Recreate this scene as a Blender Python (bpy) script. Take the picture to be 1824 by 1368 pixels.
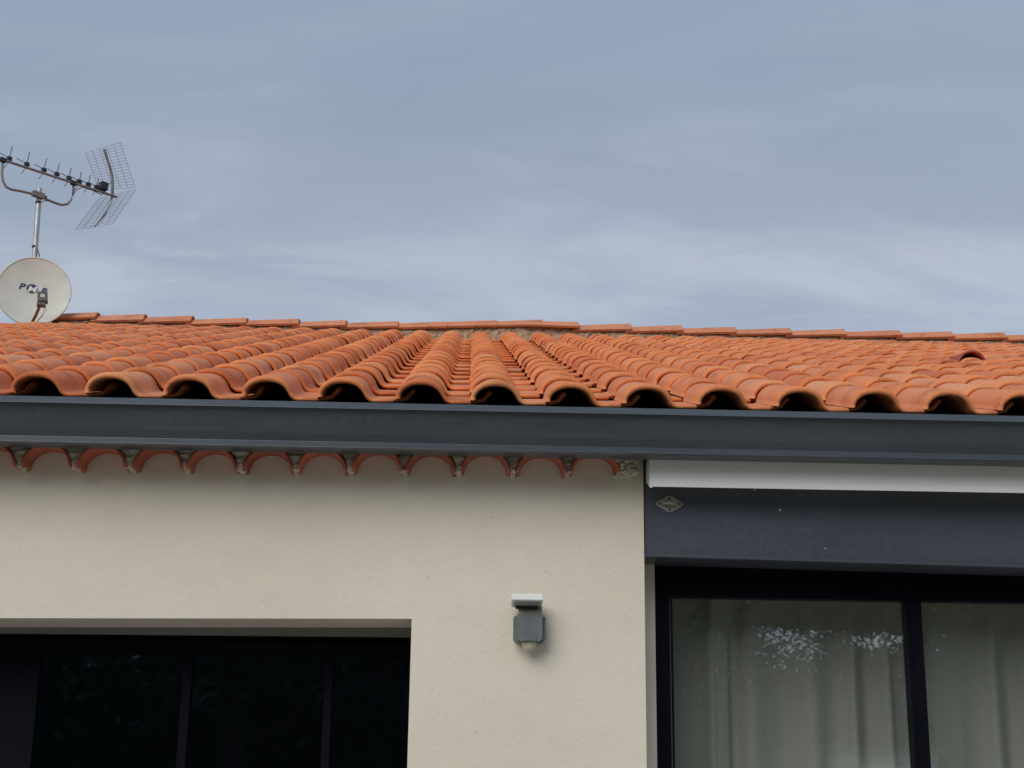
import bpy, math, random
import numpy as np
from mathutils import Vector, Matrix
random.seed(7)
rng = np.random.default_rng(7)
scene = bpy.context.scene
for o in list(bpy.data.objects): bpy.data.objects.remove(o)
C = scene.collection

# ------------------------------------------------------------------ camera
FPX, CX, CY = 2600.0, 912.0, 684.0
CAM = np.array([0.0, 0.0, 1.62])
def _ray(px, py): return np.array([px-CX, -(py-CY), FPX], float)
_Y = _ray(823, 1400); _Y /= np.linalg.norm(_Y)
_X = np.array([1.0, -0.0128, 0.0]); _X -= _Y*_X.dot(_Y); _X /= np.linalg.norm(_X)
_Z = np.cross(_X, _Y)
if _Z[1] < 0: _Z = -_Z
M = np.array([_X, _Y, _Z])
def wray(px, py): return M @ _ray(px, py)
def at(px, py, y):
    d = wray(px, py); return CAM + d*(y/d[1])
def proj(p):
    c = M.T @ (np.asarray(p, float)-CAM)
    return CX+FPX*c[0]/c[2], CY-FPX*c[1]/c[2], c[2]
cam = bpy.data.cameras.new('camera'); camo = bpy.data.objects.new('camera', cam); C.objects.link(camo)
cam.sensor_width = 36; cam.lens = FPX/1824*36; cam.clip_end = 3000; cam.clip_start = .05
R = Matrix(((M[0][0], M[0][1], -M[0][2]), (M[1][0], M[1][1], -M[1][2]), (M[2][0], M[2][1], -M[2][2])))
camo.matrix_world = Matrix.Translation(Vector(CAM)) @ R.to_4x4()
scene.camera = camo
scene.view_settings.view_transform = 'Standard'; scene.view_settings.look = 'None'
scene.view_settings.exposure = 0.50; scene.view_settings.gamma = 1

# ------------------------------------------------------------------ sun and sky
SUN_DIR = Vector((-.40, -.68, .60)).normalized()         # towards the sun
sl = bpy.data.lights.new('sun', 'SUN'); sl.energy = 1.5; sl.angle = math.radians(44); sl.color = (1, .965, .90)
so = bpy.data.objects.new('sun', sl); C.objects.link(so); so.location = (-10, -12, 18)
so.rotation_euler = SUN_DIR.to_track_quat('Z', 'Y').to_euler()
world = bpy.data.worlds.new('World'); scene.world = world; world.use_nodes = True
wn = world.node_tree; N = wn.nodes; LK = wn.links
for n in list(N): N.remove(n)
def nd(tree, t, **k):
    n = tree.nodes.new(t)
    for a, b in k.items(): setattr(n, a, b)
    return n
wo = nd(wn, 'ShaderNodeOutputWorld'); bg = nd(wn, 'ShaderNodeBackground'); bg.inputs[1].default_value = .1
sky = nd(wn, 'ShaderNodeTexSky'); sky.sky_type = 'NISHITA'; sky.sun_disc = False
sky.sun_elevation = math.asin(SUN_DIR.z); sky.sun_rotation = math.atan2(SUN_DIR.x, SUN_DIR.y)
sky.air_density = 1.2; sky.dust_density = 1.0
tc = nd(wn, 'ShaderNodeTexCoord')
sep = nd(wn, 'ShaderNodeSeparateXYZ'); LK.new(tc.outputs['Generated'], sep.inputs[0])
def mth(tree, op, a, b=None, c=None):
    n = nd(tree, 'ShaderNodeMath', operation=op)
    for i, v in enumerate((a, b, c)):
        if v is None: continue
        if isinstance(v, (int, float)): n.inputs[i].default_value = v
        else: tree.links.new(v, n.inputs[i])
    return n.outputs[0]
zz = mth(wn, 'ADD', mth(wn, 'MAXIMUM', sep.outputs[2], 0.0), .22)
cmb = nd(wn, 'ShaderNodeCombineXYZ')
LK.new(mth(wn, 'DIVIDE', sep.outputs[0], zz), cmb.inputs[0]); LK.new(mth(wn, 'DIVIDE', sep.outputs[1], zz), cmb.inputs[1])
def noise(tree, vec, scale, detail=5, rough=.55, dist=0.0):
    n = nd(tree, 'ShaderNodeTexNoise'); n.inputs['Scale'].default_value = scale; n.inputs['Detail'].default_value = detail
    n.inputs['Roughness'].default_value = rough; n.inputs['Distortion'].default_value = dist
    if vec is not None: tree.links.new(vec, n.inputs['Vector'])
    return n
def ramp(tree, fac, stops, interp='EASE'):
    r = nd(tree, 'ShaderNodeValToRGB'); r.color_ramp.interpolation = interp
    e = r.color_ramp.elements
    while len(e) < len(stops): e.new(.5)
    for i, (p, col) in enumerate(stops):
        e[i].position = p; e[i].color = (*col, 1) if len(col) == 3 else col
    tree.links.new(fac, r.inputs[0]); return r.outputs[0]
def mixc(tree, fac, a, b, mode='MIX'):
    n = nd(tree, 'ShaderNodeMix', data_type='RGBA', blend_type=mode)
    for s, v in ((n.inputs[0], fac), (n.inputs[6], a), (n.inputs[7], b)):
        if isinstance(v, (int, float)): s.default_value = v
        elif isinstance(v, tuple): s.default_value = (*v, 1)
        else: tree.links.new(v, s)
    return n.outputs[2]
mp = nd(wn, 'ShaderNodeMapping'); mp.inputs['Scale'].default_value = (.75, 1.9, 1); mp.inputs['Rotation'].default_value = (0, 0, .22)
mp.inputs['Location'].default_value = (3.1, 1.7, 0)
LK.new(cmb.outputs[0], mp.inputs[0])
n1 = noise(wn, mp.outputs[0], .95, 7, .55, .35); n2 = noise(wn, mp.outputs[0], 2.6, 9, .58, .5); n3 = noise(wn, mp.outputs[0], .5, 3, .5)
S = 10.0
def sc(c): return tuple(v*S for v in c)
base = ramp(wn, n1.outputs[0], [(.34, sc((.208, .248, .315))), (.50, sc((.250, .285, .352))), (.64, sc((.310, .332, .392)))])
wisps = ramp(wn, n2.outputs[0], [(.44, (0, 0, 0)), (.66, (.6, .6, .6))])
# low cloud brightens towards the horizon as thin veils
low = mth(wn, 'SUBTRACT', 1.2, mth(wn, 'MULTIPLY', sep.outputs[2], 2.3))
low = mth(wn, 'MAXIMUM', low, .1)
lit = mixc(wn, mth(wn, 'MULTIPLY', wisps, low), base, sc((.50, .53, .575)))
blue = ramp(wn, n3.outputs[0], [(.40, (.34, .34, .34)), (.62, (0, 0, 0))])
fin = mixc(wn, blue, lit, sc((.225, .315, .42)))
fin = mixc(wn, .12, fin, sky.outputs[0])
LK.new(fin, bg.inputs[0]); LK.new(bg.outputs[0], wo.inputs[0])

# ------------------------------------------------------------------ helpers
class MB:
    def __init__(s): s.v = []; s.f = []; s.sm = []
    def add(s, vs, fs, smooth=False):
        b = len(s.v); s.v += [tuple(map(float, p)) for p in vs]
        s.f += [tuple(i+b for i in f) for f in fs]; s.sm += [smooth]*len(fs); return s
    def box(s, x0, x1, y0, y1, z0, z1):
        return s.add([(x, y, z) for z in (z0, z1) for y in (y0, y1) for x in (x0, x1)],
                     [(0,2,3,1), (4,5,7,6), (0,1,5,4), (2,6,7,3), (0,4,6,2), (1,3,7,5)])
    def prism_x(s, poly, x0, x1, smooth=False):      # poly: (y,z), extruded along x
        n = len(poly)
        vs = [(x0, y, z) for y, z in poly]+[(x1, y, z) for y, z in poly]
        s.add(vs, [(i, (i+1) % n, n+(i+1) % n, n+i) for i in range(n)], smooth)
        s.add(vs, [tuple(range(n))[::-1], tuple(range(n, 2*n))]); return s
    def prism_y(s, poly, y0, y1, smooth=False):      # poly: (x,z)
        n = len(poly)
        vs = [(x, y0, z) for x, z in poly]+[(x, y1, z) for x, z in poly]
        s.add(vs, [(i, n+i, n+(i+1) % n, (i+1) % n) for i in range(n)], smooth)
        s.add(vs, [tuple(range(n)), tuple(range(n, 2*n))[::-1]]); return s
    def tube(s, pts, r, seg=8, cap=True):
        pts = [Vector(p) for p in pts]; n = len(pts); rs = r if isinstance(r, (list, tuple)) else [r]*n
        ring = []; up = Vector((0.13, .21, 1))
        for i, p in enumerate(pts):
            t = (pts[min(i+1, n-1)]-pts[max(i-1, 0)]).normalized()
            a = t.cross(up)
            if a.length < .1: a = t.cross(Vector((1, 0, 0)))
            a.normalize(); b = t.cross(a)
            ring += [p+(a*math.cos(q)+b*math.sin(q))*rs[i] for q in [2*math.pi*k/seg for k in range(seg)]]
        fs = [(i*seg+k, i*seg+(k+1) % seg, (i+1)*seg+(k+1) % seg, (i+1)*seg+k) for i in range(n-1) for k in range(seg)]
        s.add(ring, fs, True)
        if cap: s.add(ring, [tuple(range(seg))[::-1], tuple(range((n-1)*seg, n*seg))])
        return s
    def obox(s, c, ax, ay, az):                      # oriented box from centre and three half-axes
        c, ax, ay, az = map(Vector, (c, ax, ay, az))
        return s.add([c+ax*i+ay*j+az*k for k in (-1, 1) for j in (-1, 1) for i in (-1, 1)],
                     [(0,2,3,1), (4,5,7,6), (0,1,5,4), (2,6,7,3), (0,4,6,2), (1,3,7,5)])
    def mesh(s, name):
        m = bpy.data.meshes.new(name); m.from_pydata(s.v, [], s.f)
        m.polygons.foreach_set('use_smooth', s.sm); m.update(); return m
    def build(s, name, mat, parent=None, bevel=0, **tags):
        o = bpy.data.objects.new(name, s.mesh(name)); C.objects.link(o)
        o.data.materials.append(mat)
        if parent: o.parent = parent
        if bevel:
            b = o.modifiers.new('bevel', 'BEVEL'); b.width = bevel; b.segments = 2; b.limit_method = 'ANGLE'
        for k, v in tags.items(): o[k] = v
        return o
def empty(name, loc, **tags):
    o = bpy.data.objects.new(name, None); C.objects.link(o); o.location = loc
    for k, v in tags.items(): o[k] = v
    return o
def keep(o, parent):      # parent without moving
    o.parent = parent; o.matrix_parent_inverse = Matrix.Translation(-Vector(parent.location))

# ------------------------------------------------------------------ materials
def mat(name, col, rough=.6, metal=0, spec=.5):
    m = bpy.data.materials.new(name); m.use_nodes = True; b = m.node_tree.nodes['Principled BSDF']
    b.inputs['Base Color'].default_value = (*col, 1); b.inputs['Roughness'].default_value = rough
    b.inputs['Metallic'].default_value = metal; b.inputs['Specular IOR Level'].default_value = spec
    return m, m.node_tree, b
def objco(t): return nd(t, 'ShaderNodeTexCoord').outputs['Object']
def posco(t): return nd(t, 'ShaderNodeNewGeometry').outputs['Position']
def bump(t, b, h, strength, dist):
    n = nd(t, 'ShaderNodeBump'); n.inputs['Strength'].default_value = strength; n.inputs['Distance'].default_value = dist
    t.links.new(h, n.inputs['Height']); t.links.new(n.outputs[0], b.inputs['Normal'])

def speckled(name, c0, c1, scale, rough, bstr=0, bdist=.002, bscale=None, spec=.5, detail=6, lo=.35, hi=.65):
    m, t, b = mat(name, c0, rough, 0, spec); p = posco(t)
    n = noise(t, p, scale, detail, .6)
    t.links.new(ramp(t, n.outputs[0], [(lo, c0), (hi, c1)]), b.inputs['Base Color'])
    if bstr:
        nb = noise(t, p, bscale or scale, 4, .6); bump(t, b, nb.outputs[0], bstr, bdist)
    return m

# clay tile: tint differs per tile, slight weathering
def clay(name, a, b_, c_, bright=1.0):
    m, t, b = mat(name, a, .78, 0, .3); p = posco(t)
    oi = nd(t, 'ShaderNodeObjectInfo'); ge = nd(t, 'ShaderNodeNewGeometry')
    r = mth(t, 'FRACT', mth(t, 'ADD', oi.outputs['Random'], ge.outputs['Random Per Island']))
    tint = ramp(t, r, [(0, b_), (.35, a), (.75, a), (1, c_)], 'LINEAR')
    nz = noise(t, p, 7, 6, .65); nf = noise(t, p, 90, 3, .6); nl = noise(t, p, .9, 3, .5)
    big = ramp(t, nl.outputs[0], [(.35, (1.0, .98, .94)), (.65, (.94, 1.0, 1.10))])
    w = ramp(t, nz.outputs[0], [(.30, (.70, .67, .66)), (.52, (1, 1, 1)), (.8, (1.14, 1.12, 1.10))])
    g = ramp(t, nf.outputs[0], [(.3, (.90, .90, .90)), (.7, (1.06, 1.06, 1.06))])
    col = mixc(t, 1.0, tint, w, 'MULTIPLY'); col = mixc(t, 1.0, col, g, 'MULTIPLY'); col = mixc(t, .8, col, big, 'MULTIPLY')
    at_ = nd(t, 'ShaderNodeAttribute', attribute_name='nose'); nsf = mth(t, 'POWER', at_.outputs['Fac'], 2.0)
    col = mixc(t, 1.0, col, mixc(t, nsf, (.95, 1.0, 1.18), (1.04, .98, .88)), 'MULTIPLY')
    # grey lichen bloom in scattered spots
    ns = noise(t, p, 23, 5, .7); sp = ramp(t, ns.outputs[0], [(.64, (0, 0, 0)), (.76, (.45, .45, .45))])
    col = mixc(t, sp, col, (.26, .17, .11))
    t.links.new(col, b.inputs['Base Color'])
    bump(t, b, nf.outputs[0], .25, .0015)
    return m
M_TILE = clay('terracotta', (.67, .225, .086), (.56, .160, .060), (.69, .285, .130))
M_RIDGE = clay('terracotta_ridge', (.60, .215, .092), (.57, .195, .082), (.62, .235, .105))
M_GEN = clay('terracotta_old', (.46, .125, .062), (.40, .10, .05), (.52, .15, .075))
M_VENT = clay('terracotta_red', (.38, .085, .045), (.38, .085, .045), (.38, .085, .045))
M_MORT = speckled('mortar', (.30, .19, .115), (.42, .30, .20), 26, .95, .9, .008, 60)
M_GMORT = speckled('pale_mortar', (.40, .35, .28), (.56, .50, .41), 30, .95, .9, .006, 70)
def render_mat():
    m, t, b = mat('wall_render', (.68, .635, .545), .92, 0, .2); p = posco(t)
    n = noise(t, p, 1.3, 4, .5); n2_ = noise(t, p, 14, 5, .6); nf = noise(t, p, 260, 3, .7); ng = noise(t, p, 70, 4, .6)
    c = ramp(t, n.outputs[0], [(.3, (.675, .612, .510)), (.7, (.71, .648, .546))])
    c = mixc(t, 1.0, c, ramp(t, n2_.outputs[0], [(.3, (.982, .982, .982)), (.7, (1.015, 1.015, 1.015))]), 'MULTIPLY')
    vo = nd(t, 'ShaderNodeTexVoronoi'); vo.inputs['Scale'].default_value = 9; t.links.new(p, vo.inputs['Vector'])
    sp = ramp(t, vo.outputs['Distance'], [(.018, (.5, .5, .5)), (.035, (0, 0, 0))])
    c = mixc(t, sp, c, (.25, .22, .18))
    t.links.new(c, b.inputs['Base Color'])
    bump(t, b, mixc(t, .45, nf.outputs[0], ng.outputs[0]), .8, .004); return m
M_WALL = render_mat()
def metal_paint(name, col, rough, var=.08, spec=.5):
    m, t, b = mat(name, col, rough, 0, spec); p = posco(t)
    mpn = nd(t, 'ShaderNodeMapping'); mpn.inputs['Scale'].default_value = (.35, 3, 3); t.links.new(p, mpn.inputs[0])
    n = noise(t, mpn.outputs[0], 5, 6, .6); n2_ = noise(t, p, 40, 4, .6)
    lo = tuple(c*(1-var) for c in col); hi = tuple(c*(1+var) for c in col)
    t.links.new(ramp(t, n.outputs[0], [(.3, lo), (.7, hi)]), b.inputs['Base Color'])
    t.links.new(ramp(t, n2_.outputs[0], [(.3, (rough-.07,)*3), (.7, (rough+.08,)*3)]), b.inputs['Roughness'])
    return m
M_GUT = metal_paint('anthracite_aluminium', (.044, .055, .070), .36, .14, .7)
M_FRAME = metal_paint('anthracite_frame', (.0018, .0024, .0070), .6, .1, .1)
def box_mat():
    m = metal_paint('anthracite_shutter_box', (.052, .061, .080), .38, .1); t = m.node_tree; b = t.nodes['Principled BSDF']
    p = posco(t); vo = nd(t, 'ShaderNodeTexVoronoi'); vo.inputs['Scale'].default_value = 13; t.links.new(p, vo.inputs['Vector'])
    src = b.inputs['Base Color'].links[0].from_socket
    mk = mth(t, 'LESS_THAN', vo.outputs['Distance'], .055)
    n = noise(t, p, 2.1, 2, .5); mk = mth(t, 'MULTIPLY', mk, mth(t, 'GREATER_THAN', n.outputs[0], .545))
    t.links.new(mixc(t, mk, src, (.42, .42, .40)), b.inputs['Base Color']); return m
M_BOX = box_mat()
M_WHITE = metal_paint('white_aluminium', (.82, .82, .79), .45, .03)
M_GREYTRIM = metal_paint('grey_trim', (.17, .18, .165), .5, .05)
M_GALV = metal_paint('galvanised', (.42, .44, .43), .42, .15); M_GALV.node_tree.nodes['Principled BSDF'].inputs['Metallic'].default_value = .6
M_WIRE = mat('grey_wire', (.13, .14, .15), .5, .3)[0]
M_ALU = metal_paint('dull_aluminium', (.20, .19, .18), .5, .1)
M_BLACK = mat('black_plastic', (.015, .017, .022), .5)[0]
M_DISH = speckled('dish_enamel', (.50, .52, .47), (.56, .58, .53), 5, .5)
M_NAVY = mat('navy_print', (.02, .025, .11), .5)[0]
M_LOGOW = mat('white_print', (.62, .64, .60), .5)[0]
M_LNB = speckled('grey_plastic', (.07, .072, .07), (.10, .10, .095), 30, .55)
M_LNBL = mat('pale_sticker', (.50, .49, .46), .6)[0]
M_RUST = speckled('rusty_arm', (.10, .06, .04), (.25, .12, .06), 40, .8)
M_CABLEW = mat('pale_cable', (.45, .45, .40), .5)[0]
M_SENS = speckled('sensor_grey', (.105, .125, .13), (.13, .15, .155), 25, .5)
M_LAMPW = speckled('lamp_white', (.66, .66, .64), (.72, .72, .70), 25, .4)
M_LAMPG = mat('lamp_glass', (.30, .30, .30), .25)[0]
M_LENS = mat('sensor_lens', (.48, .45, .34), .35)[0]
M_STEEL = mat('stainless', (.36, .34, .31), .38, .55)[0]
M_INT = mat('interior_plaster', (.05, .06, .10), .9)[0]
M_UNDER = mat('roof_underlay', (.03, .02, .016), .95)[0]
def glass_mat(refl, tint=(1, 1, 1)):
    m = bpy.data.materials.new('window_glass'); m.use_nodes = True; t = m.node_tree; t.nodes.clear()
    o = nd(t, 'ShaderNodeOutputMaterial'); tr = nd(t, 'ShaderNodeBsdfTransparent'); tr.inputs[0].default_value = (.93, .96, .95, 1)
    gl = nd(t, 'ShaderNodeBsdfGlossy'); gl.inputs['Color'].default_value = (*tint, 1); gl.inputs['Roughness'].default_value = .012; mx = nd(t, 'ShaderNodeMixShader')
    fr = nd(t, 'ShaderNodeLayerWeight'); fr.inputs[0].default_value = .5
    nz = noise(t, posco(t), 2.2, 2, .4); bp = nd(t, 'ShaderNodeBump'); bp.inputs['Strength'].default_value = .04; bp.inputs['Distance'].default_value = .02
    t.links.new(nz.outputs[0], bp.inputs['Height']); t.links.new(bp.outputs[0], gl.inputs['Normal'])
    t.links.new(mth(t, 'ADD', mth(t, 'MULTIPLY', mth(t, 'POWER', fr.outputs['Facing'], 5.0), 1-refl), refl), mx.inputs[0])
    t.links.new(tr.outputs[0], mx.inputs[1]); t.links.new(gl.outputs[0], mx.inputs[2]); t.links.new(mx.outputs[0], o.inputs[0]); return m
M_GLASS = glass_mat(.155)
M_GLASSD = glass_mat(.085, (.42, .58, 1.0))
def sheer():
    m = bpy.data.materials.new('sheer_curtain'); m.use_nodes = True; t = m.node_tree; t.nodes.clear()
    o = nd(t, 'ShaderNodeOutputMaterial'); d = nd(t, 'ShaderNodeBsdfDiffuse'); d.inputs[0].default_value = (.72, .68, .63, 1)
    tl = nd(t, 'ShaderNodeBsdfTranslucent'); tl.inputs[0].default_value = (.5, .5, .46, 1)
    tr = nd(t, 'ShaderNodeBsdfTransparent'); a = nd(t, 'ShaderNodeMixShader'); a.inputs[0].default_value = .3
    b = nd(t, 'ShaderNodeMixShader'); b.inputs[0].default_value = .12
    t.links.new(d.outputs[0], a.inputs[1]); t.links.new(tl.outputs[0], a.inputs[2]); t.links.new(a.outputs[0], b.inputs[1]); t.links.new(tr.outputs[0], b.inputs[2])
    t.links.new(b.outputs[0], o.inputs[0]); return m
M_SHEER = sheer()
M_BARK = speckled('bark', (.06, .045, .03), (.11, .085, .06), 18, .95, .8, .01, 40)
def leafmat(name, a, b_):
    m, t, b = mat(name, a, .6, 0, .3); g = nd(t, 'ShaderNodeNewGeometry')
    t.links.new(ramp(t, g.outputs['Random Per Island'], [(0, a), (1, b_)], 'LINEAR'), b.inputs['Base Color']); return m
M_LEAF = leafmat('leaves', (.035, .065, .02), (.09, .12, .04))
M_HEDGE = leafmat('hedge_leaves', (.03, .06, .02), (.07, .11, .035))
M_PALM = leafmat('palm_leaves', (.06, .11, .05), (.13, .19, .09))
M_LAWN = speckled('grass_ground', (.05, .09, .025), (.09, .13, .04), 3, .95, .6, .02, 60)
M_TERR = speckled('bounce_stone', (.36, .33, .28), (.44, .41, .36), 6, .85, .3, .003, 50)  # pale tone chosen to bounce light onto the house
M_SHED = speckled('garden_wall_render', (.50, .51, .50), (.56, .57, .56), 4, .9, .4, .003, 90)

# ------------------------------------------------------------------ key planes
P = .255; G = .385                                   # tile pitch across, gauge along the slope
_a = at(747, 717, 1.)-CAM; _b = at(883, 719, 1.)-CAM
YE = P/(_b[0]-_a[0])                                 # distance of the eave noses
K = .338; AL = math.atan(K); CA, SA = math.cos(AL), math.sin(AL)
E0 = at(930, 716.5, YE)                              # pan of the first row
XC = at(883, 690, YE)[0]                             # centre of the roll nearest the axis
YW = YE+.17                                          # front of the wall
YG = YE-.075                                         # front of the gutter
U = np.array([0, CA, SA]); V = np.array([0, -SA, CA])
_d = wray(862, 602); _t = ((E0[2]-CAM[2])-K*YE)/(_d[2]-K*_d[1]); RB = CAM+_d*_t
UR = (RB[1]-YE)/CA                                   # slope length to the ridge
YR, ZR = RB[1], RB[2]
print('YE %.3f YW %.3f eave z %.3f ridge y %.3f z %.3f rows %.2f' % (YE, YW, E0[2], YR, ZR, UR/G))
NR = int(UR/G)+1

# ------------------------------------------------------------------ ground
MB().add([(-600, -600, -.02), (600, -600, -.02), (600, 900, -.02), (-600, 900, -.02)], [(0, 1, 2, 3)]).build('lawn', M_LAWN, kind='structure')
terr = MB()
terr.box(-9, 9, -3.2, YW+.3, -.015, .004).build('bounce_terrace', M_TERR, kind='structure')  # unseen pale slab, added to bounce light up at the house

# ------------------------------------------------------------------ house walls
house = empty('house', (0, YW, 0), category='house', label='single-storey cream rendered house with an orange clay tile roof and dark gutter')
def part(mb, name, m, parent=house, bevel=0, **t):
    o = mb.build(name, m, None, bevel, **t); o.parent = parent
    if parent is house: o.matrix_parent_inverse = Matrix.Translation(-Vector(house.location))
    return o
XK = at(1147, 950, YW)[0]                            # right corner of the rendered wall
XL = at(731, 1180, YW)[0]                            # right jamb of the left opening
ZH0 = at(0, 1101, YW); ZH1 = at(731, 1102, YW)
XLL = -2.75
def zhead(x): return ZH0[2]+(ZH1[2]-ZH0[2])*(x-ZH0[0])/(ZH1[0]-ZH0[0])
ZT = at(600, 800, YW)[2]+.04                         # wall top, behind the gutter
WD = .30
XR2 = 3.75                                           # far jamb of the right opening
wall = MB()
def wprism(poly): wall.prism_y(poly, YW, YW+WD)
wprism([(-7, 0), (XLL, 0), (XLL, ZT), (-7, ZT)])
wprism([(XLL, zhead(XLL)), (XL, zhead(XL)), (XL, ZT), (XLL, ZT)])
wprism([(XL, 0), (XK, 0), (XK, ZT), (XL, ZT)])
wprism([(XR2, 0), (7, 0), (7, ZT), (XR2, ZT)])
wall.box(XK+.0, XR2, YW+.335, YW+.55, at(1300, 985, YW)[2], ZT)       # wall above the right window, behind the shutter box
wall.box(-7, 7, YW+5.5, YW+5.7, 0, ZT)
wall.box(-7, -6.8, YW+WD, YW+5.5, 0, ZT); wall.box(6.8, 7, YW+WD, YW+5.5, 0, ZT)
wallo = part(wall, 'wall', M_WALL)
# rendered return set back beside the right window
YF = YW+.215
XF0 = at(1164.5, 1010, YF)[0]
part(MB().box(XK+.002, XF0, YF-.02, YF+.12, 0, at(1150, 985, YF)[2]+.05), 'window_return', M_WALL, label='narrow rendered return beside the right window')
# dark rooms behind the windows
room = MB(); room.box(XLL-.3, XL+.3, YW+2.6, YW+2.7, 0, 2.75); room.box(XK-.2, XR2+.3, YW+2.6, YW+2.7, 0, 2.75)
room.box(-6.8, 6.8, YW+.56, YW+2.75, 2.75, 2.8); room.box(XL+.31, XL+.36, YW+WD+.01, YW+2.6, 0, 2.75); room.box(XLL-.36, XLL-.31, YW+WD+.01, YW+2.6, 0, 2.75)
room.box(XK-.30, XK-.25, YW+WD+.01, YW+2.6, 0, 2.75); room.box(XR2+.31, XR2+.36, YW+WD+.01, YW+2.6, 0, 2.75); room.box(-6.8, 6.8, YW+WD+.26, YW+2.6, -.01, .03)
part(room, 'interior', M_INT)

# ------------------------------------------------------------------ left window
YL = YW+.285
lw = MB()
zs = at(400, 1118.5, YL)[2]                          # frame trim
tl = MB(); tl.prism_y([(XLL, zhead(XLL)+.002-.000), (XL, zhead(XL)+.002), (XL, at(725, 1134.5, YL)[2]), (XLL, at(0, 1131.5, YL)[2]-.0)], YL, YL+.03)
part(tl, 'window_trim', M_GREYTRIM, label='thin grey strip under the head of the left window')
def vbar(mb, pxa, pxb, y0, y1, z0, z1, py=1300):
    mb.box(at(pxa, py, y0)[0], at(pxb, py, y0)[0], y0, y1, z0, z1)
zt = at(400, 1133, YL)[2]; zg = at(400, 1176, YL)[2]
fr = MB(); fr.box(XLL, XL, YL+.032, YL+.09, zg+.02, zt+.03)
fr.box(XLL, XL, YL+.008, YL+.031, zg+.045, zt-.018)
vbar(fr, -60, 60, YL+.05, YL+.085, .06, zg+.019)
fr.box(XLL, at(-63, 1300, YL+.05)[0], YL+.05, YL+.085, .06, zg+.019)
fr.box(XLL, XL, YL+.04, YL+.1, .0, .059)
leftwin = part(fr, 'window', M_FRAME, label='dark sliding window in shade at the lower left')
for pa, pb in ((318, 334), (574, 588)):
    b = MB(); vbar(b, pa, pb, YL+.045, YL+.088, .06, zg+.0185); part(b, 'mullion', M_FRAME, leftwin)
for pa, pb in ((62, 317), (336, 573), (590, 740)):
    b = MB(); vbar(b, pa, pb, YL+.062, YL+.070, .062, zg+.018); part(b, 'pane', M_GLASSD, leftwin)

# ------------------------------------------------------------------ right window
zb = at(1400, 1004, YF)[2]+.03; zgl = at(1400, 1066.2, YF)[2]
fr = MB(); XW = XR2-.02
fr.box(XF0, XW, YF, YF+.07, zgl+.055, zb)
fr.box(XF0+.012, XW, YF+.008, YF+.062, zgl, zgl+.054)
fr.box(XF0, at(1192.5, 1065, YF)[0], YF+.006, YF+.064, 0, zgl-.001)
fr.box(XW-.05, XW, YF+.006, YF+.064, 0, zgl-.001); fr.box(XF0+.055, XW-.055, YF+.006, YF+.064, 0, .08)
rightwin = part(fr, 'window', M_FRAME, bevel=.002, label='large dark framed sliding window with a sheer curtain behind it')
xm0 = at(1614, 1070, YF)[0]; xm1 = at(1641, 1070, YF)[0]; xg0 = at(1192.5, 1065, YF)[0]
b = MB(); b.box(xm0, xm1, YF+.0055, YF+.066, .08, zgl-.0015); b.box(xm0+.012, xm0+.018, YF+.001, YF+.0052, .08, zgl-.002); part(b, 'mullion', M_FRAME, rightwin)
b = MB(); b.box(xg0+.003, xg0+.010, YF+.0, YF+.0055, .08, zgl-.002); part(b, 'track', M_FRAME, rightwin)
for x0, x1 in ((xg0-.004, xm0+.004), (xm1-.004, XW-.046)):
    part(MB().box(x0, x1, YF+.030, YF+.036, .075, zgl+.004), 'pane', M_GLASS, rightwin)
# sheer curtain with folds
cv = []; cf = []; nx = 520; xs = np.linspace(xg0-.08, XW-.06, nx)
ph = np.cumsum(np.repeat(rng.uniform(.35, 1.8, nx//8+1), 8)[:nx])*.20
ampv = np.interp(np.arange(nx), np.arange(0, nx+30, 26), rng.uniform(.35, 1.5, len(np.arange(0, nx+30, 26))))
zsn = [2.62, 2.3, 1.9, 1.4, .8, .06]
for j, z in enumerate(zsn):
    amp = .016+.004*j
    for i, x in enumerate(xs):
        cv.append((x+.004*math.sin(ph[i]*.7+j*.35), YF+.26+amp*ampv[i]*math.sin(ph[i])+.008*math.sin(ph[i]*.37+j*.3), z))
for j in range(len(zsn)-1):
    for i in range(nx-1): cf.append((j*nx+i, j*nx+i+1, (j+1)*nx+i+1, (j+1)*nx+i))
MB().add(cv, cf, True).build('curtain', M_SHEER, label='pale sheer curtain hanging in folds behind the large right window', category='curtain')

# ------------------------------------------------------------------ shutter box over the right window
zb0 = at(1149, 992, YW+.012)[2]; zb1 = at(1824, 1012, YW+.012); xb1 = zb1[0]; zb1 = zb1[2]
def zbox(x): return zb0+(zb1-zb0)*(x-XK)/(xb1-XK)
ZBT = at(1159, 857, YW)[2]+.03
bx = MB(); x0, x1 = XK+.003, XR2
vs = []
for x in (x0, x1):
    z = zbox(x); vs += [(x, YW+.012, ZBT), (x, YW+.012, z+.010), (x, YW+.004, z+.008), (x, YW+.004, z), (x, YW+.335, z+.004), (x, YW+.335, ZBT)]
bx.add(vs, [(i, (i+1) % 6, 6+(i+1) % 6, 6+i) for i in range(6)]+[(5, 4, 3, 2, 1, 0), (6, 7, 8, 9, 10, 11)])
sbox = part(bx, 'shutter_box', M_BOX, bevel=.0015, label='anthracite metal box above the right window')
xe = at(1158.5, 900, YW)[0]
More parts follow.
